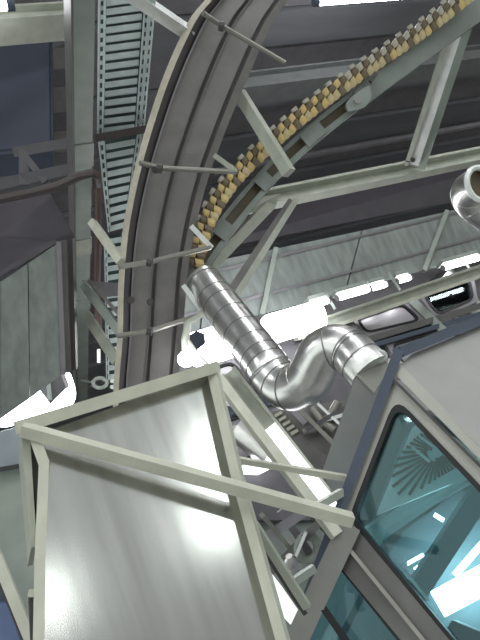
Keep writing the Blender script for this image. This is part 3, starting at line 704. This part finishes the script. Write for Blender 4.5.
# ------------------------------------------------------------------ braces and clutter between hood and cabin
tag(MB().prism(P(214, 374, 3.2), P(337, 536, 2.75), [(-.024, -.024), (.024, -.024), (.024, .024), (-.024, .024)], RIGHT - UP * .2).build('brace', CREAM2), 'cream brace running from the hood top corner down to the cabin', 'brace')
t = thing('cable_channel', P(290, 440, 4.0), 'long cream channel parallel to the brace with a brightly lit lower half', 'channel')
MB().prism(P(228, 372, 4.3), P(336, 512, 3.9), [(-.055, -.03), (.055, -.03), (.055, .03), (.035, .03), (.035, -.01), (-.035, -.01), (-.035, .03), (-.055, .03)], RIGHT).build('channel', CREAM, t)
MB().bar(P(270, 427, 4.02), P(333, 508, 3.8), .085, .03).build('light_strip', emit('lit_strip', (0.95, .97, 1), 1.6), t)  # lamplight falling on the channel, put in as a glowing strip
tag(MB().bar(P(238, 460, 2.9), P(346, 478, 2.9), .027, .03, 20).build('cross_brace', CREAM2), 'thin cream bar crossing behind the diagonal bar of the hood', 'brace')
tag(MB().bar(P(308, 512, 2.7), P(342, 492, 2.85), .032, .03, 20).build('cross_brace', CREAM), 'short cream stub bar by the navy corner trim', 'brace')
tag(MB().bar(P(254, 524, 2.5), P(307, 607, 2.5), .03, .03, 20).build('brace', CREAM), 'lower slanting cream brace between hood and cabin post', 'brace')
tag(MB().bar(P(292, 583, 2.55), P(314, 568, 2.6), .03, .03, 20).build('cross_brace', GREYGREEN), 'short grey bar meeting the lower brace', 'brace')
tag(MB().bar(P(262, 548, 2.6), P(304, 612, 2.6), .02, .06).build('dark_strip', TROUGHD), 'dark strip along the lower slanting brace', 'strip')
t = thing('window', P(285, 600, 3.2), 'small bright window between hood and the lower brace', 'window')
MB().slab([P(272, 575, 3.2), P(282, 588, 3.2), P(300, 614, 3.2), P(292, 626, 3.2), P(280, 614, 3.2)], FWD * .02).build('lit_pane', emit('lit_pane', (.93, 1, .96), .8), t)
t = thing('skylight_panel', P(258, 470, 5.0), 'bright lit panel seen between the hood post and the brace', 'lamp')
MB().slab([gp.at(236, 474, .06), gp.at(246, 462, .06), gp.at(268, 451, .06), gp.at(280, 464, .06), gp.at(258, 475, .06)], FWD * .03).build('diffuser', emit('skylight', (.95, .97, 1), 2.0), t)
# dim machinery: pipes and boxes
t = thing('machinery', P(295, 545, 4.2), 'dim grey machinery of crossed bars and a chrome knob between the braces', 'machine')
for A, B, w, mt in (((262, 540), (330, 495), .06, MAUVE), ((268, 575), (322, 520), .05, TAUPE), ((280, 510), (318, 565), .05, MAUVE), ((262, 515), (300, 560), .03, ROD), ((296, 500), (335, 540), .04, TAUPE),
                    ((290, 570), (306, 532), .02, BRIGHT), ((300, 590), (325, 540), .05, GREYGREEN)):
    MB().bar(P(*A, 4.2 + random.uniform(-.2, .2)), P(*B, 4.2 + random.uniform(-.2, .2)), w, .05).build('bar', mt, t)
MB().tube([P(308 + 10 * math.cos(k * .4), 548 + 12 * math.sin(k * .4), 4.1) for k in range(16)], .03, 8, closed=True).build('hose', GREYGREEN, t)
MB().tube([P(291, 565, 3.9), P(290, 560, 3.88), P(289, 556, 3.86)], [.04, .045, .02], 12).build('knob', DUCT, t)
t = thing('control_unit', P(330, 440, 4.6), 'dark machine panel with bright slots under the duct elbow', 'machine')
mp_ = Plane(P(300, 430, 4.6), P(350, 440, 4.5), P(310, 500, 4.4))
MB().slab([mp_.at(x, yy) for x, yy in ((268, 412), (345, 400), (350, 520), (330, 510))], -mp_.n * .3).build('body', TROUGH, t)
for k in range(5):
    x0 = 275 + k * 4; y0 = 416 + k * 4.5
    MB().bar(mp_.at(x0, y0, .02), mp_.at(x0 + 7, y0 - 4, .02), .022, .02).build('slot_light', CREAM2, t)
MB().tube([mp_.at(x, yy, .06) for x, yy in ((303, 432), (318, 428), (330, 416), (338, 402))], .03, 12).build('hose', ROD, t)
for A, B, w, mt in (((300, 410), (336, 446), .03, ROD), ((318, 404), (344, 428), .02, BRIGHT), ((326, 420), (346, 414), .025, BRIGHT), ((285, 402), (306, 424), .04, MAUVE), ((310, 446), (336, 470), .05, SIDEW), ((306, 430), (345, 408), .03, DIM)):
    MB().bar(mp_.at(*A, .08), mp_.at(*B, .1), w, .03).build('bar', mt, t)
MB().tube([mp_.at(x, yy, .06) for x, yy in ((312, 408), (322, 422), (335, 430))], .03, 10).build('hose', ROD, t)
tag(MB().slab([P(225, 440, 6.05), P(350, 430, 6.05), P(350, 680, 5.0), P(225, 680, 5.0)], FWD * .1).build('wall_left', HOUS), kind='structure')

# ------------------------------------------------------------------ tube lamps at the top, and unseen ceiling lamps added to light the hall
def ceiling_lamp(c, L, Wd, label, ax=AX):
    ay = AZ.cross(ax); t = thing('ceiling_lamp', c, label, 'lamp', 'ceiling lamps of the hall')
    q = [c - ax * L/2 - ay * Wd/2, c + ax * L/2 - ay * Wd/2, c + ax * L/2 + ay * Wd/2, c - ax * L/2 + ay * Wd/2]
    MB().slab(q, AZ * .03).build('diffuser', TUBE, t)
    MB().slab([p + AZ * .031 for p in inset(q, -.06)], AZ * .1).build('casing', GREYGREEN, t)

for x_, y_, lb in ((-4, -3.5, 'long flat ceiling lamp over the left rear of the hall'), (1.5, -3.5, 'long flat ceiling lamp straight behind the viewer'),
                   (7, -3.5, 'long flat ceiling lamp over the right rear of the hall'), (-4, 1.0, 'long flat ceiling lamp left of the viewer'), (12, 1.0, 'long flat ceiling lamp far to the right above the cabin')):
    ceiling_lamp(Vector((x_, y_, 7.7)), 3.0, .35, lb)
def tube_lamp(p, q, label):
    t = thing('tube_lamp', (p + q) / 2, label, 'lamp'); u = (q - p).normalized()
    MB().tube([p, q], .04, 10).build('tube', TUBE, t)
    for e, k in ((p, -1), (q, 1)):
        c = MB().tube([e, e + u * k * .06], .05, 10).build('end_cap', NAVY, t)
        MB().bar(e + u * k * .03, e + u * k * .03 + AZ * (7.98 - e.z), .03, .03).build('drop_rod', ROD, t)
p = P(318, 2, 7.2); tube_lamp(p, along(p, 410, -6, AX), 'long hung tube lamp at the top edge lighting the grey roof deck')
p = P(-40, 8, 5.0); tube_lamp(p, along(p, 6, 4, AX), 'hung tube lamp at the top left corner above the pale beam')
ceiling_lamp(Vector((3.5, .5, 7.7)), 3.4, .5, 'ceiling lamp set lengthwise above the silver duct, over the top of the picture', AY)  # unseen lamp added to draw a bright streak along the duct
